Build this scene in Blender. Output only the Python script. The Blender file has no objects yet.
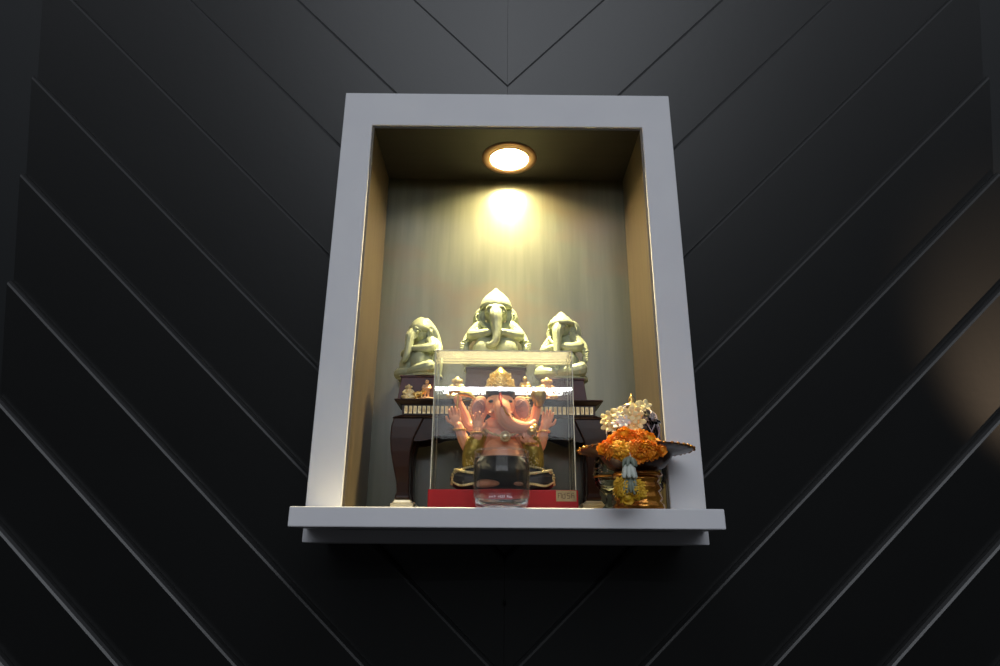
import bpy, bmesh, math, random
from mathutils import Vector, Matrix, Euler
random.seed(7)
S = bpy.context.scene
COL = S.collection
PI = math.pi

# ------------------------------------------------------------------ camera pose
FPX = 650.0
CAM = Vector((-0.0138, -0.9, 1.45))
RI = Vector((0.99995805, -0.0066147, 0.00633635))
UP = Vector((-0.00811329, -0.31850543, 0.94788631))
FW = Vector((0.00425182, 0.89478, 0.31854574))
FW = RI.cross(UP) * -1.0
FW.normalize()


def at(x, y, Y):
    """where the sight line of photo pixel (x, y) meets the vertical plane at depth Y"""
    d = RI * (x - 500) / FPX + UP * (333 - y) / FPX + FW
    return CAM + d * ((Y - CAM.y) / d.y)


# ------------------------------------------------------------------ materials
def nt(name):
    m = bpy.data.materials.new(name)
    m.use_nodes = True
    t = m.node_tree
    return m, t, t.nodes['Principled BSDF']


def mat(name, col, rough=0.5, metal=0.0, col2=None, scale=20.0, bump=0.0, bscale=60.0, stretch=None, spec=0.5, coat=0.0,
        sss=0.0, w=0.5):
    m, t, b = nt(name)
    b.inputs['Roughness'].default_value = rough
    b.inputs['Metallic'].default_value = metal
    b.inputs['Specular IOR Level'].default_value = spec
    b.inputs['Coat Weight'].default_value = coat
    if sss:
        b.inputs['Subsurface Weight'].default_value = sss
        b.inputs['Subsurface Radius'].default_value = (0.004, 0.003, 0.002)
    tc = t.nodes.new('ShaderNodeTexCoord')
    mp = t.nodes.new('ShaderNodeMapping')
    t.links.new(tc.outputs['Object'], mp.inputs['Vector'])
    if stretch:
        mp.inputs['Scale'].default_value = stretch
    n = t.nodes.new('ShaderNodeTexNoise')
    n.inputs['Scale'].default_value = scale
    n.inputs['Detail'].default_value = 4
    t.links.new(mp.outputs[0], n.inputs['Vector'])
    r = t.nodes.new('ShaderNodeValToRGB')
    c2 = col2 or tuple(c * 0.88 for c in col)
    r.color_ramp.elements[0].color = (*c2, 1)
    r.color_ramp.elements[0].position = max(0.0, w - 0.2)
    r.color_ramp.elements[1].color = (*col, 1)
    r.color_ramp.elements[1].position = min(1.0, w + 0.2)
    t.links.new(n.outputs['Fac'], r.inputs['Fac'])
    t.links.new(r.outputs['Color'], b.inputs['Base Color'])
    if bump:
        n2 = t.nodes.new('ShaderNodeTexNoise')
        n2.inputs['Scale'].default_value = bscale
        t.links.new(mp.outputs[0], n2.inputs['Vector'])
        bp = t.nodes.new('ShaderNodeBump')
        bp.inputs['Strength'].default_value = bump
        bp.inputs['Distance'].default_value = 0.002
        t.links.new(n2.outputs['Fac'], bp.inputs['Height'])
        t.links.new(bp.outputs['Normal'], b.inputs['Normal'])
    return m


def thin_glass(name, tint=(0.97, 0.98, 0.97), ior=1.45, rough=0.0, most=1.0, haze=0.0):
    m = bpy.data.materials.new(name)
    m.use_nodes = True
    t = m.node_tree
    t.nodes.clear()
    o = t.nodes.new('ShaderNodeOutputMaterial')
    mx = t.nodes.new('ShaderNodeMixShader')
    tr = t.nodes.new('ShaderNodeBsdfTransparent')
    gl = t.nodes.new('ShaderNodeBsdfGlossy')
    fr = t.nodes.new('ShaderNodeFresnel')
    fr.inputs['IOR'].default_value = ior
    tr.inputs['Color'].default_value = (*tint, 1)
    gl.inputs['Roughness'].default_value = rough
    gl.inputs['Color'].default_value = (1, 1, 1, 1)
    mn = t.nodes.new('ShaderNodeMath'); mn.operation = 'MINIMUM'; mn.inputs[1].default_value = most
    t.links.new(fr.outputs[0], mn.inputs[0]); t.links.new(mn.outputs[0], mx.inputs[0])
    t.links.new(tr.outputs[0], mx.inputs[1])
    t.links.new(gl.outputs[0], mx.inputs[2])
    if haze:
        hz = t.nodes.new('ShaderNodeMixShader'); df = t.nodes.new('ShaderNodeBsdfDiffuse'); df.inputs['Color'].default_value = (.9, .9, .88, 1)
        hz.inputs[0].default_value = haze
        t.links.new(mx.outputs[0], hz.inputs[1]); t.links.new(df.outputs[0], hz.inputs[2]); t.links.new(hz.outputs[0], o.inputs['Surface'])
    else:
        t.links.new(mx.outputs[0], o.inputs['Surface'])
    return m


def emit(name, col, s):
    m = bpy.data.materials.new(name)
    m.use_nodes = True
    t = m.node_tree
    t.nodes.clear()
    o = t.nodes.new('ShaderNodeOutputMaterial')
    e = t.nodes.new('ShaderNodeEmission')
    e.inputs['Color'].default_value = (*col, 1)
    e.inputs['Strength'].default_value = s
    t.links.new(e.outputs[0], o.inputs['Surface'])
    return m


M = dict(
    plank=mat('black_paint', (0.0085, 0.0092, 0.0092), 0.40, 0, (0.007, 0.0075, 0.0075), 6, 0.06, 90, spec=0.75),
    recess=mat('charcoal_paint', (0.014, 0.0162, 0.0172), 0.45, 0, None, 5, spec=0.5),
    white=mat('white_paint', (0.78, 0.78, 0.80), 0.45, 0, (0.74, 0.74, 0.77), 14, 0.12, 50, spec=0.3),
    back=None,
    side=mat('brown_veneer', (0.125, 0.094, 0.056), 0.30, 0, (0.085, 0.065, 0.040), 18, 0.0, 10, stretch=(6, 6, 0.5)),
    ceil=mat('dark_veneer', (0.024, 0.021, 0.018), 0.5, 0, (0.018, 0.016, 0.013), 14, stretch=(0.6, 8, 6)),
    floor=mat('pale_floor_paint', (0.36, 0.35, 0.30), 0.4, 0, None, 14),
    bronze=mat('bronze_trim', (0.42, 0.25, 0.16), 0.35, 0.8),
    reflector=mat('lamp_reflector', (0.8, 0.78, 0.7), 0.25, 0.9),
    celadon=mat('celadon_glaze', (0.40, 0.44, 0.29), 0.34, 0, (0.32, 0.35, 0.24), 60, 0.3, 220, sss=0.0, spec=0.4),
    maroon=mat('maroon_velvet', (0.075, 0.022, 0.026), 0.5, 0, (0.05, 0.014, 0.018), 60),
    lacquer=mat('black_lacquer', (0.034, 0.015, 0.011), 0.28, 0, (0.016, 0.008, 0.006), 12, spec=0.18),
    gold=mat('gold_leaf', (0.90, 0.62, 0.22), 0.28, 0.9, (0.6, 0.36, 0.10), 60, 0.5, 160),
    palegold=mat('pale_gold', (0.85, 0.72, 0.42), 0.32, 0.45, (0.62, 0.45, 0.2), 120, 0.5, 260),
    amber=mat('amber_lacquer', (0.62, 0.27, 0.035), 0.18, 0.65, (0.28, 0.085, 0.012), 55, 0.6, 140),
    tray=mat('tray_lacquer', (0.085, 0.033, 0.018), 0.3, 0.1, (0.03, 0.014, 0.01), 90, spec=0.25),
    flesh=mat('pink_flesh', (0.82, 0.40, 0.25), 0.36, 0, (0.76, 0.32, 0.20), 45, spec=0.4),
    earpink=mat('dusky_pink', (0.42, 0.22, 0.20), 0.45, 0, (0.34, 0.17, 0.17), 90),
    cloth=mat('dark_cloth', (0.035, 0.032, 0.034), 0.5, 0, (0.02, 0.018, 0.02), 90),
    olive=mat('olive_gold', (0.48, 0.34, 0.07), 0.36, 0.55, (0.28, 0.19, 0.04), 90, 0.5, 240),
    hair=mat('blue_black_hair', (0.03, 0.035, 0.05), 0.35),
    red=mat('red_gloss', (0.42, 0.012, 0.014), 0.28, 0, (0.36, 0.008, 0.01), 10, spec=0.25),
    redmark=mat('red_paint', (0.7, 0.06, 0.05), 0.4),
    plate=mat('brass_plate', (0.36, 0.27, 0.13), 0.45, 0.3, (0.26, 0.19, 0.09), 90),
    dark=mat('dark_letter', (0.12, 0.07, 0.03), 0.6),
    brass=mat('brass_foot', (0.88, 0.76, 0.50), 0.28, 0.75, (0.75, 0.62, 0.38), 60),
    marigold=mat('marigold_petal', (0.95, 0.36, 0.012), 0.6, 0, (0.85, 0.22, 0.006), 90),
    yellow=mat('yellow_petal', (0.80, 0.50, 0.03), 0.6, 0, (0.62, 0.33, 0.02), 90),
    cream=mat('cream_petal', (0.92, 0.78, 0.42), 0.55, 0, (0.86, 0.70, 0.36), 120),
    whitepetal=mat('white_petal', (0.66, 0.69, 0.62), 0.55, 0, (0.55, 0.6, 0.52), 120),
    ribbon=mat('grey_green_ribbon', (0.24, 0.28, 0.22), 0.45),
    eye=mat('eye_black', (0.02, 0.018, 0.018), 0.2),
    print=mat('pale_print', (0.85, 0.68, 0.75), 0.5),
    iron=mat('dark_iron', (0.03, 0.03, 0.03), 0.4, 0.8),
    clear=thin_glass('clear_acrylic', (0.965, 0.97, 0.955), 1.27),
    edge=mat('acrylic_edge', (0.62, 0.60, 0.46), 0.25),
    glass=thin_glass('clear_glass', (0.975, 0.98, 0.975), 1.3, 0.0, 0.45, 0.012),
    mauve=thin_glass('mauve_cut_glass', (0.84, 0.79, 0.83), 1.5, 0.03),
    mauverib=mat('mauve_lattice', (0.50, 0.44, 0.48), 0.2, 0.2, (0.34, 0.28, 0.33), 80),
    smoke=thin_glass('smoky_glass', (0.86, 0.88, 0.80), 1.4, 0.02),
)
m, t, b = nt('solid_glass'); b.inputs['Transmission Weight'].default_value = 1.0; b.inputs['Roughness'].default_value = 0.02; b.inputs['IOR'].default_value = 1.45
M['solidglass'] = m
m, t, b = nt('water'); b.inputs['Transmission Weight'].default_value = 1.0; b.inputs['Roughness'].default_value = 0.0; b.inputs['IOR'].default_value = 1.33
M['water'] = m
# the lid of the case carries a film of dust
m = thin_glass('dusty_acrylic', (0.96, 0.96, 0.94), 1.2)
t = m.node_tree
om = [q for q in t.nodes if q.type == 'OUTPUT_MATERIAL'][0]
old = om.inputs['Surface'].links[0].from_socket
mx2 = t.nodes.new('ShaderNodeMixShader'); tl = t.nodes.new('ShaderNodeBsdfTranslucent'); nz = t.nodes.new('ShaderNodeTexNoise'); mr_ = t.nodes.new('ShaderNodeMapRange')
nz.inputs['Scale'].default_value = 40; mr_.inputs['To Min'].default_value = 0.01; mr_.inputs['To Max'].default_value = 0.06
tl.inputs['Color'].default_value = (0.9, 0.9, 0.86, 1)
t.links.new(nz.outputs['Fac'], mr_.inputs[0]); t.links.new(mr_.outputs[0], mx2.inputs[0]); t.links.new(old, mx2.inputs[1]); t.links.new(tl.outputs[0], mx2.inputs[2]); t.links.new(mx2.outputs[0], om.inputs['Surface'])
M['dusty'] = m
# back panel: grey-green glossy veneer with vertical grain and a few rusty stains
m, t, b = nt('back_veneer')
tc = t.nodes.new('ShaderNodeTexCoord')
mp = t.nodes.new('ShaderNodeMapping'); mp.inputs['Scale'].default_value = (26, 1, 1.6)
n1 = t.nodes.new('ShaderNodeTexNoise'); n1.inputs['Scale'].default_value = 3; n1.inputs['Detail'].default_value = 6
t.links.new(tc.outputs['Object'], mp.inputs[0]); t.links.new(mp.outputs[0], n1.inputs['Vector'])
r1 = t.nodes.new('ShaderNodeValToRGB')
r1.color_ramp.elements[0].color = (0.078, 0.084, 0.058, 1); r1.color_ramp.elements[0].position = 0.35
r1.color_ramp.elements[1].color = (0.104, 0.110, 0.078, 1); r1.color_ramp.elements[1].position = 0.68
t.links.new(n1.outputs['Fac'], r1.inputs[0])
n2 = t.nodes.new('ShaderNodeTexNoise'); n2.inputs['Scale'].default_value = 9; n2.inputs['Detail'].default_value = 3
mp2 = t.nodes.new('ShaderNodeMapping'); mp2.inputs['Scale'].default_value = (1, 1, 1.4)
t.links.new(tc.outputs['Object'], mp2.inputs[0]); t.links.new(mp2.outputs[0], n2.inputs['Vector'])
r2 = t.nodes.new('ShaderNodeValToRGB')
r2.color_ramp.elements[0].position = 0.50; r2.color_ramp.elements[0].color = (0, 0, 0, 1)
r2.color_ramp.elements[1].position = 0.72; r2.color_ramp.elements[1].color = (0.6, 0.6, 0.6, 1)
t.links.new(n2.outputs['Fac'], r2.inputs[0])
mix = t.nodes.new('ShaderNodeMix'); mix.data_type = 'RGBA'
t.links.new(r2.outputs[0], mix.inputs[0]); t.links.new(r1.outputs[0], mix.inputs[6]); mix.inputs[7].default_value = (0.115, 0.082, 0.048, 1)
t.links.new(mix.outputs[2], b.inputs['Base Color'])
b.inputs['Roughness'].default_value = 0.32
b.inputs['Coat Weight'].default_value = 0.45
b.inputs['Coat Roughness'].default_value = 0.25
b.inputs['Specular IOR Level'].default_value = 0.4
M['back'] = m


# ------------------------------------------------------------------ mesh helpers
def obj(name, bm, m, parent=None, loc=None, smooth=False, rot=None):
    me = bpy.data.meshes.new(name)
    bmesh.ops.recalc_face_normals(bm, faces=bm.faces)
    bm.to_mesh(me); bm.free()
    o = bpy.data.objects.new(name, me)
    for mm in (m if isinstance(m, (list, tuple)) else [m]):
        me.materials.append(mm)
    if smooth:
        for p in me.polygons: p.use_smooth = True
    COL.objects.link(o)
    if parent: o.parent = parent
    if loc is not None: o.location = loc
    if rot is not None: o.rotation_euler = rot
    return o


def bev(o, w=0.001, seg=2):
    md = o.modifiers.new('bevel', 'BEVEL'); md.width = w; md.segments = seg; md.limit_method = 'ANGLE'; md.angle_limit = 0.6
    return o


def thing(name, label, cat, loc=(0, 0, 0), rz=0, group=None):
    o = bpy.data.objects.new(name, None)
    o.empty_display_size = 0.02
    COL.objects.link(o)
    o.location = loc; o.rotation_euler = (0, 0, rz)
    return tag(o, label, cat, group)


def tag(o, label, cat, group=None):
    o['label'] = label; o['category'] = cat
    if group: o['group'] = group
    return o


def dup(root, loc, rz=None, label=None):
    r = root.copy(); COL.objects.link(r); r.location = loc
    if rz is not None: r.rotation_euler = (0, 0, rz)
    if label: r['label'] = label
    for ch in list(root.children):
        c = ch.copy(); COL.objects.link(c); c.parent = r
        for g in ch.children:
            d = g.copy(); COL.objects.link(d); d.parent = c
    return r


def box(bm, x0, x1, y0, y1, z0, z1):
    v = [bm.verts.new(p) for p in ((x0, y0, z0), (x1, y0, z0), (x1, y1, z0), (x0, y1, z0), (x0, y0, z1), (x1, y0, z1), (x1, y1, z1), (x0, y1, z1))]
    for f in ((0, 1, 2, 3), (4, 5, 6, 7), (0, 1, 5, 4), (1, 2, 6, 5), (2, 3, 7, 6), (3, 0, 4, 7)):
        bm.faces.new([v[i] for i in f])


def prism(bm, a, z0, b, z1):
    """frustum between rectangles a and b = (x0, x1, y0, y1)"""
    v = [bm.verts.new(p) for p in ((a[0], a[2], z0), (a[1], a[2], z0), (a[1], a[3], z0), (a[0], a[3], z0),
                                   (b[0], b[2], z1), (b[1], b[2], z1), (b[1], b[3], z1), (b[0], b[3], z1))]
    for f in ((0, 1, 2, 3), (4, 5, 6, 7), (0, 1, 5, 4), (1, 2, 6, 5), (2, 3, 7, 6), (3, 0, 4, 7)):
        bm.faces.new([v[i] for i in f])


def ell(bm, c, r, rot=None, sub=3):
    mt = Matrix.Translation(c)
    if rot: mt = mt @ Euler(rot).to_matrix().to_4x4()
    mt = mt @ Matrix.Diagonal((*r, 1))
    bmesh.ops.create_icosphere(bm, subdivisions=sub, radius=1, matrix=mt)


def cat_rom(pts, n):
    P = [Vector(p) for p in pts]
    P = [P[0] * 2 - P[1]] + P + [P[-1] * 2 - P[-2]]
    out = []
    for i in range(1, len(P) - 2):
        for k in range(n):
            u = k / n
            a, b_, c, d = P[i - 1], P[i], P[i + 1], P[i + 2]
            out.append(0.5 * ((2 * b_) + (c - a) * u + (2 * a - 5 * b_ + 4 * c - d) * u * u + (-a + 3 * b_ - 3 * c + d) * u ** 3))
    out.append(P[-2])
    return out


def tube(bm, pts, radii, n=6, seg=10, closed=False):
    """tapered closed tube through pts"""
    path = cat_rom(pts, n)
    L = len(path) - 1
    if not isinstance(radii, (list, tuple)): radii = [radii] * len(pts)
    rings = []
    ref = None
    for i, p in enumerate(path):
        f = i / L * (len(radii) - 1)
        k = min(int(f), len(radii) - 2)
        r = radii[k] + (radii[k + 1] - radii[k]) * (f - k)
        d = (path[min(i + 1, L)] - path[max(i - 1, 0)]).normalized()
        if ref is None:
            ref = d.cross(Vector((0, 0, 1)) if abs(d.z) < 0.9 else Vector((1, 0, 0))).normalized()
        else:
            ref = (ref - d * ref.dot(d)).normalized()
        bn = d.cross(ref)
        rings.append([bm.verts.new(p + (ref * math.cos(2 * PI * j / seg) + bn * math.sin(2 * PI * j / seg)) * r) for j in range(seg)])
    for a, b_ in zip(rings, rings[1:]):
        for j in range(seg):
            bm.faces.new((a[j], a[(j + 1) % seg], b_[(j + 1) % seg], b_[j]))
    for ring, end, d in ((rings[0], path[0], path[0] - path[1]), (rings[-1], path[-1], path[-1] - path[-2])):
        r = (ring[0].co - end).length
        tip = bm.verts.new(end + d.normalized() * r * 0.7)
        mid = [bm.verts.new(end + (v.co - end) * 0.72 + d.normalized() * r * 0.48) for v in ring]
        for j in range(seg):
            bm.faces.new((ring[j], ring[(j + 1) % seg], mid[(j + 1) % seg], mid[j]))
            bm.faces.new((mid[j], mid[(j + 1) % seg], tip))


def lathe(bm, prof, seg=40, c=(0, 0), mod=None, ends=True):
    """prof: list of (r, z); mod(angle, r, z) -> r"""
    rings = []
    for r, z in prof:
        rings.append([bm.verts.new((c[0] + (mod(a, r, z) if mod else r) * math.cos(a), c[1] + (mod(a, r, z) if mod else r) * math.sin(a), z))
                      for a in (2 * PI * j / seg for j in range(seg))])
    for a, b_ in zip(rings, rings[1:]):
        for j in range(seg):
            bm.faces.new((a[j], a[(j + 1) % seg], b_[(j + 1) % seg], b_[j]))
    if ends:
        for ring, (r, z) in ((rings[0], prof[0]), (rings[-1], prof[-1])):
            if r > 1e-6: bm.faces.new(ring)
    bmesh.ops.remove_doubles(bm, verts=bm.verts, dist=1e-6)


def sculpt(o, voxel, it=3):
    r = o.modifiers.new('remesh', 'REMESH'); r.mode = 'VOXEL'; r.voxel_size = voxel; r.use_smooth_shade = True
    s = o.modifiers.new('smooth', 'SMOOTH'); s.iterations = it; s.factor = 0.5
    return o


# ------------------------------------------------------------------ the plank wall
K = 0.18
CC = math.sqrt(1 + K * K)
WY0, WZ0 = 0.015, 2.18
NORM = Vector((0, -1, -K)) / CC


def wallpt(u, s, h):
    z = s / CC
    return Vector((u, WY0 + K * (WZ0 - z), z)) + NORM * h


def clip(poly, f):
    """keep f(p) >= 0 of a convex polygon"""
    out = []
    for i, p in enumerate(poly):
        q = poly[(i + 1) % len(poly)]
        a, b_ = f(p), f(q)
        if a >= 0: out.append(p)
        if a * b_ < 0:
            k = a / (a - b_)
            out.append((p[0] + (q[0] - p[0]) * k, p[1] + (q[1] - p[1]) * k))
    return out


FX, FZ0, FZ1 = 0.2690, 1.4597, 2.1725
HX, HS0, HS1 = FX - 0.002, (FZ0 + 0.002) * CC, (FZ1 - 0.002) * CC
LINES = [2.80, 2.61, 2.42, 2.232, 2.036, 1.855, 1.658, 1.467, 1.296, 1.116, 0.933, 0.764, 0.60, 0.44]
SL = 0.972
bm = bmesh.new()
for side in (-1, 1):
    U0 = 0.0002
    U1 = 0.795 if side < 0 else 0.812
    for j in range(len(LINES) - 1):
        top, bot = LINES[j], LINES[j + 1]
        L = top - bot
        CH, HT = 0.0080, 0.0135
        strips = [(-L + 0.0, -CH, lambda t, L=L: HT * (t + L) / (L - CH)), (-CH, -CH * .5, lambda t: HT + (t + CH) * -0.5), (-CH * .5, -0.0004, lambda t: HT - CH * .25 + (t + CH * .5) * -1.1)]
        for t0, t1, hf in strips:
            base = lambda u: SL * abs(u)
            quad = [(side * U0, top + base(U0) + t0), (side * U1, top + base(U1) + t0), (side * U1, top + base(U1) + t1), (side * U0, top + base(U0) + t1)]
            regions = [[lambda p: -HX - p[0]], [lambda p: p[0] - HX],
                       [lambda p: p[0] + HX, lambda p: HX - p[0], lambda p: p[1] - HS1],
                       [lambda p: p[0] + HX, lambda p: HX - p[0], lambda p: HS0 - p[1]]]
            for reg in regions:
                poly = quad
                for f in reg: poly = clip(poly, f) if len(poly) > 2 else poly
                if len(poly) < 3 or max(p[1] for p in poly) < 0.9 or min(p[1] for p in poly) > 2.95: continue
                fr = [bm.verts.new(wallpt(p[0], p[1], hf(p[1] - top - base(p[0])))) for p in poly]
                bk = [bm.verts.new(wallpt(p[0], p[1], -0.014)) for p in poly]
                bm.faces.new(fr); bm.faces.new(bk[::-1])
                for i in range(len(poly)):
                    k = (i + 1) % len(poly)
                    bm.faces.new((fr[i], bk[i], bk[k], fr[k]))
o = obj('wall_back', bm, M['plank']); o['kind'] = 'structure'
# plain wall surface that the planks are fixed to, seen past their sawn ends
bm = bmesh.new()
for (u0, u1, s0, s1) in ((-2.2, -HX - 0.004, 0.7, 3.1), (HX + 0.004, 2.2, 0.7, 3.1), (-HX - 0.004, HX + 0.004, HS1 + 0.004, 3.1), (-HX - 0.004, HX + 0.004, 0.7, HS0 - 0.004)):
    v = [bm.verts.new(wallpt(u, s, h)) for h in (-0.016, -0.04) for (u, s) in ((u0, s0), (u1, s0), (u1, s1), (u0, s1))]
    for f in ((0, 1, 2, 3), (4, 5, 6, 7), (0, 1, 5, 4), (1, 2, 6, 5), (2, 3, 7, 6), (3, 0, 4, 7)): bm.faces.new([v[i] for i in f])
o = obj('wall_behind', bm, M['recess']); o['kind'] = 'structure'

# ------------------------------------------------------------------ the niche
IX, IZ, DEP = 0.2207, 2.1094, 0.158
SHZ, SHB, SHY, SHX = 1.5005, 1.4765, -0.085, 0.2640
niche = thing('shrine_niche', 'white painted box niche with a shelf, set into the black plank wall', 'niche', (0, 0, FZ0))
dz = -FZ0


def ring(bm, xo, zo0, zo1, xi, zi0, zi1, y0, y1):
    O = [(-xo, zo0), (xo, zo0), (xo, zo1), (-xo, zo1)]
    I = [(-xi, zi0), (xi, zi0), (xi, zi1), (-xi, zi1)]
    vs = {}
    for nm, P in (('O', O), ('I', I)):
        for k, y in enumerate((y0, y1)):
            for i, (x, z) in enumerate(P): vs[nm, k, i] = bm.verts.new((x, y, z))
    for i in range(4):
        j = (i + 1) % 4
        for k in (0, 1): bm.faces.new((vs['O', k, i], vs['O', k, j], vs['I', k, j], vs['I', k, i]))
        bm.faces.new((vs['O', 0, i], vs['O', 0, j], vs['O', 1, j], vs['O', 1, i]))
        bm.faces.new((vs['I', 0, i], vs['I', 0, j], vs['I', 1, j], vs['I', 1, i]))


bm = bmesh.new()
ring(bm, FX, FZ0 + dz, FZ1 + dz, IX, SHB + dz - 0.0002, IZ + dz, 0, 0.022)
bev(obj('frame', bm, M['white'], niche), 0.0015)
bm = bmesh.new()
ring(bm, FX, FZ0 + dz, FZ1 + dz, IX, SHB + dz - 0.0002, IZ + dz + 0.030, 0.022, 0.172)
obj('carcass', bm, M['white'], niche)
bm = bmesh.new(); box(bm, -SHX, SHX, SHY, -0.0005, SHB + dz, SHZ + dz)
bev(obj('shelf', bm, M['white'], niche), 0.0015)
T = 0.003
bm = bmesh.new(); box(bm, -IX + 0.0002, IX - 0.0002, 0.0, DEP, SHB + dz, SHZ + dz)
obj('floor_panel', bm, M['floor'], niche)
bm = bmesh.new(); box(bm, -IX + 0.0002, IX - 0.0002, DEP, DEP + T, SHZ + dz, IZ + dz - 0.0002)
obj('back_panel', bm, M['back'], niche)
LX, LY = 0.005, 0.0875
bm = bmesh.new()
lev = []
for zz in (IZ + dz - T, IZ + dz - 0.0002):
    oc = [bm.verts.new((x, y, zz)) for x, y in ((-IX + T, 0.004), (IX - T, 0.004), (IX - T, DEP), (-IX + T, DEP))]
    ic = [bm.verts.new((LX + 0.034 * math.cos(2 * PI * k / 48), LY + 0.034 * math.sin(2 * PI * k / 48), zz)) for k in range(48)]
    es = [bm.edges.new((r[i], r[(i + 1) % len(r)])) for r in (oc, ic) for i in range(len(r))]
    bmesh.ops.triangle_fill(bm, edges=es, use_beauty=True)
    lev.append((oc, ic))
for r0, r1 in zip(lev[0], lev[1]):
    for i in range(len(r0)): bm.faces.new((r0[i], r0[(i + 1) % len(r0)], r1[(i + 1) % len(r1)], r1[i]))
obj('top_panel', bm, M['ceil'], niche)
for sx in (-1, 1):
    bm = bmesh.new(); box(bm, min(sx * IX, sx * (IX - T)), max(sx * IX, sx * (IX - T)), 0.004, DEP, SHZ + dz, IZ + dz - 0.0002)
    obj('side_panel', bm, M['side'], niche)

# small dark nail in the planks under the niche
p = at(505, 604, 0.1)
sN = p.z * CC
base = wallpt(p.x, sN, 0.004)
bm = bmesh.new()
d = NORM
tube(bm, [base - d * 0.004, base + d * 0.010, base + d * 0.014 + Vector((0, 0, 0.001)), base + d * 0.017 + Vector((0, 0, 0.006))], [0.0022, 0.0022, 0.0022, 0.002], 4, 10)
ell(bm, base + d * 0.001, (0.0045, 0.002, 0.0045))
tag(obj('wall_hook', bm, M['iron'], smooth=True), 'small dark hook in the planks under the white niche', 'hook')

# ------------------------------------------------------------------ downlight
LX, LY = 0.005, 0.0875
LZ = IZ - T
dl = thing('downlight', 'round recessed downlight with bronze ring glowing in the niche top', 'light', (LX, LY, LZ))
bm = bmesh.new()
lathe(bm, [(0.034, 0.0), (0.034, -0.004), (0.047, -0.0025), (0.0485, -0.0006), (0.0485, 0.0)], 48, ends=False)
obj('trim_ring', bm, M['bronze'], dl, smooth=True)
bm = bmesh.new(); lathe(bm, [(0.0338, -0.001), (0.0325, 0.008), (0.031, 0.0165), (0.031, 0.018), (0.0345, 0.018), (0.0345, 0.004)], 48, ends=False)
obj('reflector', bm, M['reflector'], dl, smooth=True)
bm = bmesh.new(); lathe(bm, [(0.0, 0.0125), (0.012, 0.0128), (0.024, 0.0136), (0.0308, 0.0150)], 40, ends=False)
obj('lamp_lens', bm, emit('lamp_glow', (1.0, 0.80, 0.40), 520), dl, smooth=True)

# ------------------------------------------------------------------ black lacquer altar table
TX0, TX1, TY0, TY1 = -0.171, 0.150, 0.078, 0.151
tz_top = at(500, 399, TY0).z
tz_fr0 = at(500, 404.5, TY0).z
tz_fr1 = at(500, 414.5, TY0).z
tz_ap = at(500, 418, TY0).z
tz_bot = at(500, 442, TY0).z
cx, cy = (TX0 + TX1) / 2, (TY0 + TY1) / 2
hw, hd = (TX1 - TX0) / 2, (TY1 - TY0) / 2
tab = thing('altar_table', 'low black lacquer altar table with gold frieze and curved legs, behind the display case', 'table', (cx, cy, SHZ))
z0 = SHZ
bm = bmesh.new()
R_ = lambda i: (-hw + i, hw - i, -hd + i * 0.6, hd - i * 0.6)
prism(bm, R_(0.010), tz_fr0 - z0, R_(0.0), tz_fr0 - z0 + 0.006)
prism(bm, R_(0.0), tz_fr0 - z0 + 0.006, R_(0.0), tz_top - z0)
bev(obj('tabletop', bm, M['lacquer'], tab), 0.001)
bm = bmesh.new(); prism(bm, R_(0.012), tz_fr1 - z0, R_(0.012), tz_fr0 - z0)
fz = obj('frieze', bm, M['lacquer'], tab)
bm = bmesh.new()
n = 42
fh = tz_fr0 - tz_fr1
for i in range(n):
    x = -hw + 0.018 + (2 * hw - 0.036) * i / (n - 1)
    yF = -hd + 0.0072
    zc = (tz_fr0 + tz_fr1) / 2 - z0
    box(bm, x - 0.0023, x + 0.0023, yF - 0.0012, yF + 0.001, zc - fh * 0.38, zc + fh * 0.38)
    ell(bm, (x, yF - 0.0014, zc + fh * 0.1), (0.0016, 0.0012, fh * 0.30), sub=2)
obj('gold_motifs', bm, M['palegold'], fz)
bm = bmesh.new()
prism(bm, R_(-0.001), tz_ap - z0, R_(0.011), tz_fr1 - z0)
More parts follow.
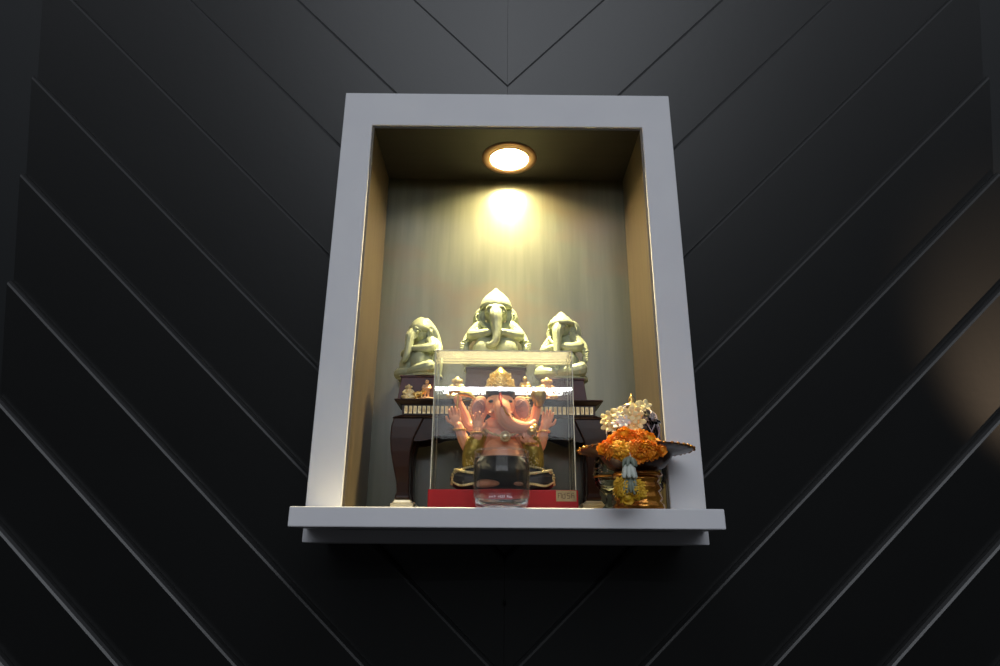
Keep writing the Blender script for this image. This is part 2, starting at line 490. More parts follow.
# curved lower apron along the front and the back
for yy in (-hd + 0.004, hd - 0.010):
    N = 28
    vs = []
    for i in range(N + 1):
        x = -hw + 0.012 + (2 * hw - 0.024) * i / N
        u = abs(2 * i / N - 1)
        zl = tz_bot - z0 + 0.012 - 0.016 * u ** 3 + 0.003 * math.cos(u * PI * 4)
        vs.append([bm.verts.new((x, yy + q, z)) for q, z in ((0, tz_ap - z0), (0.006, tz_ap - z0), (0.006, zl), (0, zl))])
    for a, b_ in zip(vs, vs[1:]):
        for k in range(4): bm.faces.new((a[k], a[(k + 1) % 4], b_[(k + 1) % 4], b_[k]))
    bm.faces.new(vs[0]); bm.faces.new(vs[-1])
obj('apron', bm, M['lacquer'], tab)
legh = tz_ap - z0
for sx in (-1, 1):
    for sy in (-1, 1):
        bm = bmesh.new()
        # square-section cabriole: (height fraction, outward shift, half width)
        # (height fraction, inset of the outer side, half width)
        prof = [(1.0, 0.001, 0.0230), (0.90, -0.0025, 0.0215), (0.78, -0.0030, 0.0180), (0.64, -0.0010, 0.0150), (0.48, 0.004, 0.0120), (0.32, 0.0095, 0.0095), (0.22, 0.0105, 0.0092), (0.185, 0.0085, 0.0108), (0.165, 0.0085, 0.0110), (0.145, 0.0095, 0.0105)]
        rings = []
        for fr, ins, hwid in prof:
            px, py = sx * (hw - ins - hwid), sy * (hd - 0.012 - ins * 0.25)
            hy = min(hwid, 0.0115)
            rings.append([bm.verts.new((px + a * hwid, py + b_ * hy, fr * legh)) for a, b_ in ((-1, -1), (1, -1), (1, 1), (-1, 1))])
        for a, b_ in zip(rings, rings[1:]):
            for k in range(4): bm.faces.new((a[k], a[(k + 1) % 4], b_[(k + 1) % 4], b_[k]))
        bm.faces.new(rings[0]); bm.faces.new(rings[-1])
        leg = bev(obj('leg', bm, M['lacquer'], tab), 0.002, 3)
        bm = bmesh.new()
        px, py = sx * (hw - 0.020), sy * (hd - 0.0135)
        prism(bm, (px - 0.0172, px + 0.0172, py - 0.0128, py + 0.0128), 0.0, (px - 0.0172, px + 0.0172, py - 0.0128, py + 0.0128), 0.110 * legh)
        prism(bm, (px - 0.0150, px + 0.0150, py - 0.0120, py + 0.0120), 0.110 * legh, (px - 0.0115, px + 0.0115, py - 0.0105, py + 0.0105), 0.146 * legh)
        bev(obj('foot_cap', bm, M['brass'], leg), 0.001)

# ------------------------------------------------------------------ maroon plinths on the table
PY = 0.114
ztab = tz_top
pl_defs = [('maroon tapered plinth under the left pale statue', -0.1375, 0.0295, at(420, 375, 0.085).z),
           ('maroon tapered plinth under the tall middle statue', -0.0150, 0.0500, at(497, 367, 0.085).z),
           ('maroon tapered plinth under the right pale statue', 0.0960, 0.0300, at(575, 378, 0.085).z)]
for lab, px, w, zt in pl_defs:
    h = zt - ztab
    p = thing('statue_plinth', lab, 'plinth', (px, PY, ztab), 0, 'maroon plinths on the table')
    bm = bmesh.new()
    prism(bm, (-w, w, -0.030, 0.030), 0, (-w + 0.004, w - 0.004, -0.027, 0.027), h - 0.003)
    bev(obj('block', bm, M['maroon'], p), 0.001)
    bm = bmesh.new(); box(bm, -w + 0.002, w - 0.002, -0.0285, 0.0285, h - 0.003, h)
    bev(obj('top_slab', bm, M['maroon'], p), 0.0008)


# ------------------------------------------------------------------ pale elephant-headed statues
def pale_statue(label, loc, u, rz, cap, wx=1.0):
    """u: metres per photo pixel at the statue's distance"""
    st = thing('elephant_statue', label, 'statue', loc, rz, 'pale seated statues on the plinths')
    st.scale = (wx, wx, 1.0)
    V = lambda x, y, z: (x * u, y * u, z * u)
    R3 = V
    bm = bmesh.new()
    ell(bm, V(0, -2, 20), R3(23, 15, 16))                 # belly and hips
    ell(bm, V(0, -6, 25), R3(18, 13, 14))
    ell(bm, V(0, 2, 40), R3(20, 11, 15))                  # chest
    for s in (-1, 1):
        ell(bm, V(16 * s, 1, 47), R3(8, 7, 8))            # shoulders
        tube(bm, [V(18 * s, 0, 47), V(25 * s, -4, 38), V(20 * s, -13, 35), V(9 * s, -18, 36)], [v * u for v in (7, 6.4, 5.4, 4.2)])
        ell(bm, V(8 * s, -19, 36), R3(5, 3.5, 3.8))       # resting hands
        tube(bm, [V(19 * s, 5, 48), V(29 * s, 5, 38), V(32 * s, 0, 28), V(31 * s, -3, 19)], [v * u for v in (6, 5, 4, 3)])
        ell(bm, V(32 * s, -4, 22), R3(4, 3, 5))           # raised outer hands
        for q in range(4):
            tube(bm, [V((32 + q * 0.6) * s, -5, 20 + q * 2.4), V((37 + q * 0.2) * s, -6, 20.5 + q * 2.5)], [1.3 * u, 1.0 * u], 2, 8)
        # crossed legs: thigh out, shin back in
        tube(bm, [V(8 * s, -4, 11), V(24 * s, -7, 12), V(29 * s, -12, 10), V(16 * s, -19, 8), V(2 * s, -20, 7)], [v * u for v in (9, 8.5, 8, 6.5, 5)])
        ell(bm, V(11.5 * s, -14, 19), R3(12.5, 9, 12.5))      # round knees drawn up in front
        ell(bm, V(18 * s, 2, 57), R3(8, 2.4, 12), (0.1, -0.35 * s, 0.5 * s))   # ears
        tube(bm, [V(5.5 * s, -14, 54), V(6.5 * s, -18, 50), V(6 * s, -20, 48)], [1.6 * u, 1.3 * u, 0.6 * u], 3, 8)   # tusks
        ell(bm, V(6.5 * s, -16, 58.5), R3(3.4, 2.6, 2.2))     # cheek and eyelid
    ell(bm, V(0, -4, 60), R3(12, 11, 11))                 # head
    tube(bm, [V(-17, -6, 50), V(-8, -12, 42), V(4, -15, 34), V(16, -12, 27)], [2.2 * u] * 4, 5, 8)      # sash across the chest
    for s in (-1, 1):
        for q in range(10):
            a = 2 * PI * q / 10
            ell(bm, V(22.5 * s + 6.9 * math.cos(a), -2 + 6.9 * math.sin(a) * .9, 41.5 - 2.2 * s * math.cos(a)), R3(1.9, 1.9, 1.9), sub=1)    # armlet beads
            ell(bm, V(31 * s + 4.6 * math.cos(a), 1.5 + 4.6 * math.sin(a), 32), R3(1.5, 1.5, 1.3), sub=1)
        for q in range(3):
            tube(bm, [V((13 + q * 3.4) * s, -1.5, 66 - q * 2), V((15 + q * 3.4) * s, -2.2, 57), V((14 + q * 2.4) * s, -2, 49 + q)], [0.9 * u] * 3, 3, 6)   # ear folds
        for q in range(3):
            tube(bm, [V((20 + q * 3) * s, -12 + q * 2, 15 - q), V((17 + q * 3) * s, -17 + q * 2, 11 - q), V((15 + q * 4) * s, -20 + q * 3, 5)], [1.1 * u] * 3, 3, 6)  # folds on the shins
    ell(bm, V(0, -12, 63), R3(11, 7, 6))                   # brow
    for s in (-1, 1): tube(bm, [V(1.5 * s, -18.5, 62), V(6.5 * s, -17.5, 64), V(11.5 * s, -12, 60)], [1.6 * u, 1.9 * u, 1.2 * u], 4, 8)
    tube(bm, [V(0, -14, 60), V(0, -20, 53), V(0.5, -22, 44), V(1, -24, 34), V(0, -26, 25), V(-4, -26, 21), V(-8, -24, 22)], [v * u for v in (7.5, 7, 6, 5, 4.2, 3.4, 2.6)])
    sculpt(obj('body', bm, M['celadon'], st), u * 0.5, 1)
    bm = bmesh.new()
    if cap == 'hood':
        prof = [(14.0, 66), (17.0, 66), (17.6, 68), (17.2, 71), (15.6, 75.5), (12.6, 80), (8.6, 84), (5.0, 86.8), (2.4, 89.5), (0.9, 91), (0, 91.4)]
    elif cap == 'swirl':
        prof = [(14, 62), (18.2, 62), (18.4, 65), (16.5, 67), (15.5, 69), (12.5, 70.5), (11, 73), (7, 75), (5, 77.5), (2.2, 79.5), (0, 80.3)]
    else:
        prof = [(13, 60), (16.2, 62), (16, 67), (13.6, 72), (10, 77), (6, 80.5), (2.4, 82.4), (0, 83)]
    lathe(bm, [(r * u, z * u) for r, z in prof], 40, (0, (1 if cap == 'hood' else -3) * u), mod=(lambda a, r, z: r * (1 + 0.025 * math.sin(a * 9 + z / u * 0.7))) if cap == 'swirl' else None)
    if cap == 'mane':
        # hood falls down the back in a long mantle
        tube(bm, [V(0, 2, 76), V(0, 10, 62), V(0, 14, 44), V(0, 14, 24), V(0, 12, 8)], [v * u for v in (10, 15, 18, 19, 18)], 6, 20)
    obj('headdress', bm, M['celadon'], st, smooth=True)
    bm = bmesh.new()
    lathe(bm, [(33 * u, 0), (33.5 * u, 1.5 * u), (33 * u, 3 * u), (30.5 * u, 3.8 * u), (31.5 * u, 5.2 * u), (30 * u, 6.5 * u)], 48, mod=lambda a, r, z: r * (1 - 0.30 * math.sin(a) ** 2))
    obj('base', bm, M['celadon'], st, smooth=False)
    return st


mid_top = pl_defs[1][3]
pale_statue('tall pale seated elephant-headed statue with pointed cap, in the middle', (-0.0165, PY, mid_top), 0.00160, 0.0, 'hood', 0.95)
pale_statue('pale seated elephant-headed statue with long mantle turned left, left of three', (-0.1370, PY + 0.002, pl_defs[0][3]), 0.00128, -0.75, 'mane', 0.95)
pale_statue('pale seated elephant-headed statue with swirled cap, right of three', (0.0935, PY + 0.002, pl_defs[2][3]), 0.00150, -0.45, 'swirl', 0.80)


# ------------------------------------------------------------------ little golden figurines along the table's front
def figurine(label, px, py, hpx, m, style, grp='little figurines on the table'):
    Y = 0.0835
    p = at(px, py, Y)
    h = hpx * 0.00158
    f = thing('small_figurine', label, 'figurine', (p.x, Y - 0.0005, ztab), 0, grp)
    bm = bmesh.new()
    if style == 'seated':
        ell(bm, (0, 0, h * 0.22), (h * 0.36, h * 0.20, h * 0.22)); ell(bm, (0, 0, h * 0.48), (h * 0.22, h * 0.16, h * 0.24))
        ell(bm, (0, -h * 0.03, h * 0.78), (h * 0.16, h * 0.15, h * 0.17))
        for s in (-1, 1):
            tube(bm, [(s * h * .2, 0, h * .6), (s * h * .34, -h * .05, h * .42), (s * h * .2, -h * .16, h * .34)], [h * .08, h * .07, h * .06], 4, 8)
            tube(bm, [(s * h * .1, -h * .05, h * .14), (s * h * .38, -h * .1, h * .13), (s * h * .1, -h * .2, h * .1)], [h * .11, h * .1, h * .07], 4, 8)
            ell(bm, (s * h * .18, 0, h * .8), (h * .08, h * .03, h * .1))
        tube(bm, [(0, 0, h * .9), (0, 0, h * .97), (0, 0, h)], [h * .1, h * .07, h * .02], 3, 8)
    elif style == 'standing':
        for s in (-1, 1):
            tube(bm, [(s * h * .07, 0, h * .02), (s * h * .08, 0, h * .22), (s * h * .07, 0, h * .44)], [h * .06, h * .06, h * .08], 4, 8)
            tube(bm, [(s * h * .14, 0, h * .70), (s * h * .2, -h * .03, h * .55), (s * h * .1, -h * .12, h * .52)], [h * .055, h * .05, h * .045], 4, 8)
        ell(bm, (0, 0, h * .56), (h * .14, h * .1, h * .2)); ell(bm, (0, 0, h * .86), (h * .1, h * .1, h * .12))
        ell(bm, (0, 0, h * .03), (h * .18, h * .12, h * .04))
    else:   # crouching little animal
        tube(bm, [(-h * .35, 0, h * .36), (0, 0, h * .46), (h * .28, -h * .02, h * .50)], [h * .24, h * .28, h * .2], 5, 12)
        ell(bm, (h * .38, -h * .05, h * .68), (h * .2, h * .17, h * .18)); ell(bm, (h * .54, -h * .1, h * .62), (h * .12, h * .08, h * .07))
        for s in (-1, 1):
            ell(bm, (h * .32, s * h * .12, h * .88), (h * .04, h * .08, h * .1))
            tube(bm, [(-h * .28, s * h * .14, h * .3), (-h * .2, s * h * .16, h * .06)], [h * .12, h * .09], 3, 8)
            tube(bm, [(h * .24, s * h * .12, h * .36), (h * .28, s * h * .13, h * .05)], [h * .09, h * .07], 3, 8)
        tube(bm, [(-h * .5, 0, h * .3), (-h * .7, 0, h * .4), (-h * .68, 0, h * .62)], [h * .06, h * .05, h * .03], 4, 8)
    sculpt(obj('figure', bm, m, f), h * 0.03, 2)
    bm = bmesh.new(); lathe(bm, [(h * 0.40, -0.0), (h * 0.40, h * 0.04), (h * 0.36, h * 0.06)], 20, mod=lambda a, r, z: r * (1 - .4 * math.sin(a) ** 2))
    obj('stand', bm, m, f)


M['peach'] = mat('peach_gold', (0.80, 0.50, 0.30), 0.4, 0.1, (0.65, 0.33, 0.16), 140)
figurine('pale yellow seated figurine at the table end, beside the left plinth front', 408.5, 394, 15, M['palegold'], 'seated')
figurine('brown-gold crouching animal figurine between the two left end figurines', 419, 394, 11, M['gold'], 'animal')
figurine('pinkish standing figurine just outside the case left edge', 426.5, 394, 20, M['peach'], 'standing')
figurine('yellow seated figurine seen through the case, left of the crown', 457, 394, 23, M['palegold'], 'seated')
figurine('tall golden standing figurine seen just right of the crown', 525, 394, 24, M['gold'], 'standing')
figurine('peach seated figurine seen through the case right part', 547, 394, 23, M['peach'], 'seated')

# ------------------------------------------------------------------ display case
CY0, CY1 = -0.002, 0.068
cxl, cxr = at(427.5, 500, CY0).x, at(578.5, 500, CY0).x
bz = at(500, 489.5, CY0).z
ctop = at(500, 350.5, CY0).z
ccx, chw, chd = (cxl + cxr) / 2, (cxr - cxl) / 2, (CY1 - CY0) / 2
ccy = (CY0 + CY1) / 2
case = thing('display_case', 'clear acrylic display case with glossy red base', 'display case', (ccx, ccy, SHZ))
bh = bz - SHZ
bm = bmesh.new(); box(bm, -chw, chw, -chd, chd, 0, bh)
bev(obj('red_base', bm, M['red'], case), 0.0012, 3)
bm = bmesh.new()
w = chw - 0.003; dd = chd - 0.002; T2 = 0.0022; ch = ctop - SHZ
box(bm, -w, w, -dd, -dd + T2, bh, ch)
box(bm, -w, w, dd - T2, dd, bh, ch)
box(bm, -w, -w + T2, -dd + T2, dd - T2, bh, ch)
box(bm, w - T2, w, -dd + T2, dd - T2, bh, ch)
cov = obj('clear_cover', bm, M['clear'], case)
bm = bmesh.new(); box(bm, -w + T2, w - T2, -dd + T2, dd - T2, ch - T2, ch)
obj('dusty_lid', bm, M['dusty'], cov)
bm = bmesh.new()
e = 0.0007
for sx in (-1, 1):
    for sy in (-1, 1):
        box(bm, sx * w - e, sx * w + e, sy * dd - e, sy * dd + e, bh, ch)
for sy in (-1, 1): box(bm, -w, w, sy * dd - e, sy * dd + e, ch - e, ch + e)
for sx in (-1, 1): box(bm, sx * w - e, sx * w + e, -dd, dd, ch - e, ch + e)
eo = obj('polished_edge', bm, M['edge'], case)
# brass label plate at the right end of the base, with small dark characters
p0 = at(556, 490.5, CY0); p1 = at(576.5, 501.5, CY0)
X0, X1, Z0, Z1 = p0.x - ccx, p1.x - ccx, p1.z - SHZ, p0.z - SHZ
bm = bmesh.new(); box(bm, X0, X1, -chd - 0.0008, -chd + 0.0005, Z0, Z1)
lp = obj('label_plate', bm, M['plate'], case); lp['label'] = 'brass label plate with dark characters'
bm = bmesh.new()


def strokes(bm, x, z, w, h, code, y0, y1, th):
    for (a, b_, c, d) in code:
        xa, za, xb, zb = x + a * w, z + b_ * h, x + c * w, z + d * h
        if abs(xa - xb) < 1e-9: box(bm, xa - th, xa + th, y0, y1, min(za, zb), max(za, zb))
        else: box(bm, min(xa, xb), max(xa, xb), y0, y1, za - th, za + th)


GL = [[(0, 0, 0, 1), (0, 1, 1, 1), (1, 1, 1, 0), (0, .5, .5, .5)],
      [(0, 0, 0, .8), (0, 0, .8, 0), (.8, 0, .8, 1), (.3, .8, .8, .8)],
      [(0, 1, .9, 1), (0, 1, 0, .5), (0, .5, .9, .5), (.9, .5, .9, 0), (0, 0, .9, 0)],
      [(0, 0, 0, 1), (0, .55, .8, .55), (.8, 0, .8, .55), (.8, 1, .3, 1)]]
gw = (X1 - X0) * 0.15
for i, g in enumerate(GL):
    strokes(bm, X0 + (X1 - X0) * (0.10 + 0.22 * i), Z0 + (Z1 - Z0) * 0.28, gw, (Z1 - Z0) * 0.46, g, -chd - 0.0012, -chd - 0.0006, 0.0005)
obj('characters', bm, M['dark'], lp)

# ------------------------------------------------------------------ coloured figurine inside the case
u = 0.00144
gx = at(503, 450, 0.033).x
gan = thing('elephant_figurine', 'painted pink elephant-headed seated figurine with gold crown, inside the display case', 'figurine', (gx, 0.037, bz))
V = lambda x, y, z: (x * u, y * u, z * u)
bm = bmesh.new()
ell(bm, V(0, -1, 34), (23 * u, 14 * u, 20 * u)); ell(bm, V(0, -5, 30), (20 * u, 13 * u, 16 * u)); ell(bm, V(0, 2, 55), (22 * u, 10 * u, 14 * u))
ell(bm, V(0, 1, 66), (19 * u, 9 * u, 11 * u)); ell(bm, V(-3, -4, 85), (15 * u, 11 * u, 14.5 * u)); ell(bm, V(-3, -9, 90), (11 * u, 6 * u, 8 * u))
tube(bm, [V(-3, -10, 87), V(-1, -16, 79), V(1, -18, 70), V(8, -18, 63), V(18, -18, 60.5), V(26, -17, 61.5), V(31, -16, 66)], [v * u for v in (9, 8.6, 8, 7.2, 6, 4.8, 3.4)], 6, 14)


def hand(bm, c, s, palm=1.0, tilt=0.0, up=(0, 0, 1)):
    """raised hand at c: palm, four fingers of unequal length, thumb on side s"""
    q = Euler((0, tilt, 0)).to_matrix()
    P = lambda x, y, z: tuple(Vector(c) + q @ Vector((x * u * palm, y * u * palm, z * u * palm)))
    ell(bm, P(0, 0, 3), (5 * u * palm, 2.6 * u * palm, 5.5 * u * palm), (0, tilt, 0))
    for k, L in enumerate((7.5, 9.2, 8.6, 6.2)):
        x0 = (k - 1.5) * 2.45 * s * -1
        tube(bm, [P(x0, 0, 6), P(x0 * 1.12, -0.4, 6 + L * 0.5), P(x0 * 1.18, -1.6, 6 + L)], [1.5 * u * palm, 1.35 * u * palm, 1.0 * u * palm], 3, 8)
    tube(bm, [P(3.5 * s, 0, 1.5), P(6.8 * s, -1, 4), P(7.6 * s, -2, 7.5)], [1.7 * u * palm, 1.5 * u * palm, 1.1 * u * palm], 3, 8)


arms = []
tube(bm, [V(-20, 0, 58), V(-31, -2, 42), V(-38, -8, 48), V(-45, -10, 64)], [v * u for v in (8, 7, 6, 4.4)])
hand(bm, V(-46.5, -10, 65), -1, 1.12, -0.2)
tube(bm, [V(-18, -2, 56), V(-26, -8, 42), V(-26, -14, 48), V(-25, -16, 58)], [v * u for v in (8, 7, 6, 4.6)])
hand(bm, V(-25, -16, 58), 1, 1.12, 0.0)
tube(bm, [V(20, 0, 58), V(33, -2, 44), V(38, -8, 50), V(41, -10, 63)], [v * u for v in (8, 7, 6, 4.4)])
hand(bm, V(42, -10, 63), 1, 1.1, 0.22)
tube(bm, [V(18, -2, 55), V(30, -8, 40), V(31, -14, 42), V(25, -18, 47)], [v * u for v in (8, 7, 6, 4.6)])
hand(bm, V(25, -18, 45), -1, 1.0, -0.15)
tube(bm, [V(-18, 4, 62), V(-34, 8, 66), V(-40, 7, 78), V(-46, 3, 90)], [v * u for v in (7, 6, 5, 4)])
ell(bm, V(-46.5, 2, 92), (4.5 * u, 4 * u, 4.5 * u))
tube(bm, [V(18, 4, 62), V(28, 8, 66), V(33, 7, 78), V(35, 3, 88)], [v * u for v in (7, 6, 5, 4)])
ell(bm, V(35.5, 2, 90), (4.5 * u, 4 * u, 4.5 * u))
for s in (-1, 1):
    ell(bm, V(-3 + 21.5 * s, 0, 82), (10 * u, 2.6 * u, 14 * u), (0.1, -0.25 * s, -0.35 * s))
    ell(bm, V(-3 + 8.5 * s, -11.5, 87), (4.2 * u, 3 * u, 3.4 * u))
    ell(bm, V(10 * s, -22, 5), (8 * u, 4.5 * u, 4.5 * u))       # feet
    tube(bm, [V(-3 + 8 * s, -14, 78), V(-3 + 10 * s, -19, 74), V(-3 + 11 * s, -22, 74)], [2 * u, 1.6 * u, 0.8 * u], 3, 8)   # tusks
sculpt(obj('body', bm, M['flesh'], gan), u * 0.42, 2)
# dusky inner ears
for s in (-1, 1):
    bm = bmesh.new()
    ell(bm, V(-3 + 21.8 * s, -2.6, 82), (6.6 * u, 1.1 * u, 10.2 * u), (0.1, -0.25 * s, -0.35 * s))
    for q in range(4):
        tube(bm, [V(-3 + 17.5 * s, -3.4, 80 + q * 1.5), V(-3 + 21 * s, -4.2, 76 + q * 4.2), V(-3 + 25 * s, -3.2, 73 + q * 6)], [0.6 * u, 0.6 * u, 0.4 * u], 3, 6)
    obj('inner_ear', bm, M['earpink'], gan, smooth=True)
# eyes with lids
for s in (-1, 1):
    bm = bmesh.new(); ell(bm, V(-3 + 8.8 * s, -13.6, 87), (3.3 * u, 1.5 * u, 1.6 * u))
    obj('eye', bm, M['eye'], gan, smooth=True)
# dark dhoti over the crossed legs with beaded gold hems
bm = bmesh.new()
for s in (-1, 1):
    tube(bm, [V(8 * s, 0, 16), V(30 * s, -4, 15), V(41 * s, -10, 11), V(30 * s, -19, 9), V(12 * s, -20, 8)], [v * u for v in (14, 13, 10.5, 9, 7.5)])
ell(bm, V(0, -2, 14), (30 * u, 16 * u, 13 * u))
dh = sculpt(obj('cloth', bm, M['cloth'], gan), u * 0.6, 2)
for s in (-1, 1):
    bm = bmesh.new()
    for (pts) in ([V(22 * s, -15, 24), V(38 * s, -17, 20), V(47 * s, -17, 13), V(49 * s, -15, 6)],
                  [V(10 * s, -25.5, 14), V(26 * s, -28, 15), V(38 * s, -22.5, 17), V(46 * s, -19, 19)],
                  [V(12 * s, -28, 6), V(28 * s, -29, 5), V(40 * s, -22, 4), V(48 * s, -17, 8)]):
        P = cat_rom(pts, 7)
        for k, p in enumerate(P): ell(bm, p, (1.6 * u, 1.5 * u, 1.5 * u), sub=1)
    P = [V(44 * s + 5 * math.cos(a), -18, 12 + 6 * math.sin(a)) for a in (k * PI / 7 for k in range(14))]
    for p in P: ell(bm, p, (1.2 * u, 1.2 * u, 1.2 * u), sub=1)
    obj('gold_hem', bm, M['palegold'], dh)
# olive-gold sash hanging from both shoulders
for s in (-1, 1):
    bm = bmesh.new()
    tube(bm, [V(20 * s, -7, 58), V(27 * s, -11, 46), V(31 * s, -11, 34), V(34 * s, -9, 22)], [v * u for v in (6, 9.5, 9, 6)], 6, 14)
    sa = obj('sash', bm, M['olive'], gan, smooth=True)
    bm = bmesh.new()
    for k in range(40):
        a = random.uniform(-1, 1); z = 24 + 28 * k / 39
        ell(bm, V(30 * s + a * 6, -19.5 + abs(a) * 3, z), (0.9 * u, 0.9 * u, 0.9 * u), sub=1)
    obj('sequins', bm, M['palegold'], sa)
# bracelets
for (c, r) in ((V(-43, -9.5, 59), 6), (V(40, -9.8, 58), 6), (V(27.5, -17, 44.5), 6), (V(-25.3, -15.5, 55), 6.2)):
    bm = bmesh.new()
    P = [(c[0] + r * u * math.cos(a), c[1] + r * u * math.sin(a), c[2] + 0.6 * u * math.sin(a)) for a in (2 * PI * k / 18 for k in range(18))]
    for p in P: ell(bm, p, (1.3 * u, 1.3 * u, 1.5 * u), sub=1)
    obj('bracelet', bm, M['gold'], gan)
# necklace and medallion
bm = bmesh.new()
for k in range(25):
    a = PI * k / 24
    ell(bm, V(-19 * math.cos(a), -9 - 9 * math.sin(a), 64 - 12 * math.sin(a)), (1.5 * u, 1.5 * u, 1.5 * u), sub=1)
nk = obj('necklace', bm, M['palegold'], gan)
bm = bmesh.new()
for k in range(16):
    a = 2 * PI * k / 16
    ell(bm, V(2 + 4.5 * math.cos(a), -20.5, 51 + 4.5 * math.sin(a)), (1.3 * u, 1.3 * u, 1.3 * u), sub=1)
ell(bm, V(2, -20, 51), (3.4 * u, 2 * u, 3.4 * u), sub=2)
obj('medallion', bm, M['brass'], nk)
# hair band and crown
bm = bmesh.new(); lathe(bm, [(12.5 * u, 93 * u), (14.6 * u, 94 * u), (14.8 * u, 99 * u), (13 * u, 101 * u)], 30, (-3 * u, -3 * u), mod=lambda a, r, z: r * (1 - .18 * math.sin(a) ** 2))
obj('hair', bm, M['hair'], gan, smooth=True)
bm = bmesh.new()
lathe(bm, [(14 * u, 100 * u), (15 * u, 102 * u), (13.5 * u, 105 * u), (13.8 * u, 108 * u), (11 * u, 113 * u), (11.4 * u, 115 * u), (8 * u, 119 * u), (5 * u, 122 * u), (2 * u, 125 * u), (0, 126.5 * u)], 30, (-3 * u, -2 * u))
cr = obj('crown', bm, M['gold'], gan, smooth=True)
bm = bmesh.new()
for row, (rr, zz, cnt, sz) in enumerate(((15, 103, 16, 2.0), (13.4, 109, 13, 2.4), (10.5, 116, 9, 1.9))):
    for k in range(cnt):
        a = 2 * PI * k / cnt + row * 0.2
        c = Vector(V(-3 + rr * math.cos(a), -2 + rr * math.sin(a), zz))
        for q in range(8):
            b_ = 2 * PI * q / 8
            off = Vector((-math.sin(a), math.cos(a), 0)) * math.cos(b_) * sz * u + Vector((0, 0, 1)) * math.sin(b_) * sz * u
            ell(bm, c + off, (0.85 * u,) * 3, sub=1)
obj('filigree', bm, M['palegold'], cr)
# red and gold forehead mark
bm = bmesh.new(); tube(bm, [V(-3, -16.0, 95), V(-3, -18.2, 91), V(-2.4, -21.5, 86), V(-1.6, -25.0, 80)], [1.0 * u, 1.8 * u, 1.5 * u, 0.8 * u], 4, 8)
obj('forehead_mark', bm, M['redmark'], gan, smooth=True)
bm = bmesh.new()
for k in range(15):
    f = k / 14
    p = cat_rom([V(0, -25, 79), V(3, -26.3, 72.5), V(9, -25, 69.6), V(18, -23.6, 67), V(25, -21.4, 66.8)], 4)[min(16, int(f * 16))]
    ell(bm, p, (0.9 * u,) * 3, sub=1)
obj('trunk_beads', bm, M['gold'], gan)
for s in (-1, 1):
    bm = bmesh.new()
    for k in range(9):
        a = -1.0 + 2.0 * k / 8
        ell(bm, V(-3 + s * (21.5 + 8.8 * math.cos(a)), -4.5, 82 + 12.5 * math.sin(a)), (1.2 * u,) * 3, sub=1)
    obj('ear_beads', bm, M['brass'], gan)
# what the upper hands hold: an axe head and a lotus bud
bm = bmesh.new()
tube(bm, [V(-47, -2, 80), V(-46, -2, 92), V(-44, -2, 104)], [1.2 * u] * 3, 3, 8)
for pts in ([V(-45, -2, 100), V(-52, -2, 102), V(-54, -2, 97)], [V(-45, -2, 98), V(-36, -2, 97), V(-28, -2, 92)]):
    tube(bm, pts, [2.6 * u, 3 * u, 1.2 * u], 4, 10)
obj('axe', bm, M['gold'], gan, smooth=True)
bm = bmesh.new()
lathe(bm, [(0, 82 * u), (3.5 * u, 85 * u), (6.8 * u, 92 * u), (7.6 * u, 98 * u), (5.5 * u, 102 * u), (1.2 * u, 105 * u), (0, 105.5 * u)], 24, (36 * u, -4 * u), mod=lambda a, r, z: r * (1 + 0.08 * math.sin(5 * a)))
obj('lotus_bud', bm, M['olive'], gan, smooth=True)
bm = bmesh.new(); ell(bm, V(28, -21, 56), (5 * u, 4 * u, 5 * u)); ell(bm, V(31, -20, 60), (3.5 * u, 3 * u, 3.5 * u))
obj('sweet', bm, M['gold'], gan, smooth=True)

# ------------------------------------------------------------------ glass bowl in front of the case
BY = -0.044
pb = at(501.5, 480, BY)
br = (at(530.5, 480, BY).x - at(473, 480, BY).x) / 2
bt = at(501, 452, BY).z - SHZ
bowl = thing('glass_bowl', 'small clear glass bowl standing on the shelf in front of the red base', 'bowl', (pb.x, BY, SHZ))
bm = bmesh.new()
tk = 0.0022
lathe(bm, [(0, 0.0), (br * .62, 0.0), (br * .80, 0.0015), (br * .92, 0.0055), (br * .985, 0.012), (br, 0.020), (br, bt * .6), (br * .97, bt * .85), (br * .955, bt)], 64, ends=False)
obj('vessel', bm, M['glass'], bowl, smooth=True)
bm = bmesh.new()
P = [(br * .952 * math.cos(a), br * .952 * math.sin(a), bt) for a in (2 * PI * k / 48 for k in range(49))]
tube(bm, P, 0.0011, 1, 8)
obj('rim', bm, M['glass'], bowl, smooth=True)
bm = bmesh.new()
lathe(bm, [(0, .0006), (br * .58, .0006), (br * .70, .0026), (br * .6, .0042), (br * .25, .0052), (0, .0055)], 48)
obj('thick_foot', bm, M['solidglass'], bowl, smooth=True)
bm = bmesh.new()
wz = at(501, 459, BY).z - SHZ
lathe(bm, [(0, .0062), (br * .60, .0060), (br * .78, .0068), (br * .90, .0098), (br * .960, .0150), (br * .968, .021), (br * .968, bt * .6), (br * .955, wz), (0, wz)], 64)
obj('water', bm, M['water'], bowl, smooth=True)
bm = bmesh.new()
zt = at(501, 497.5, BY - br).z - SHZ
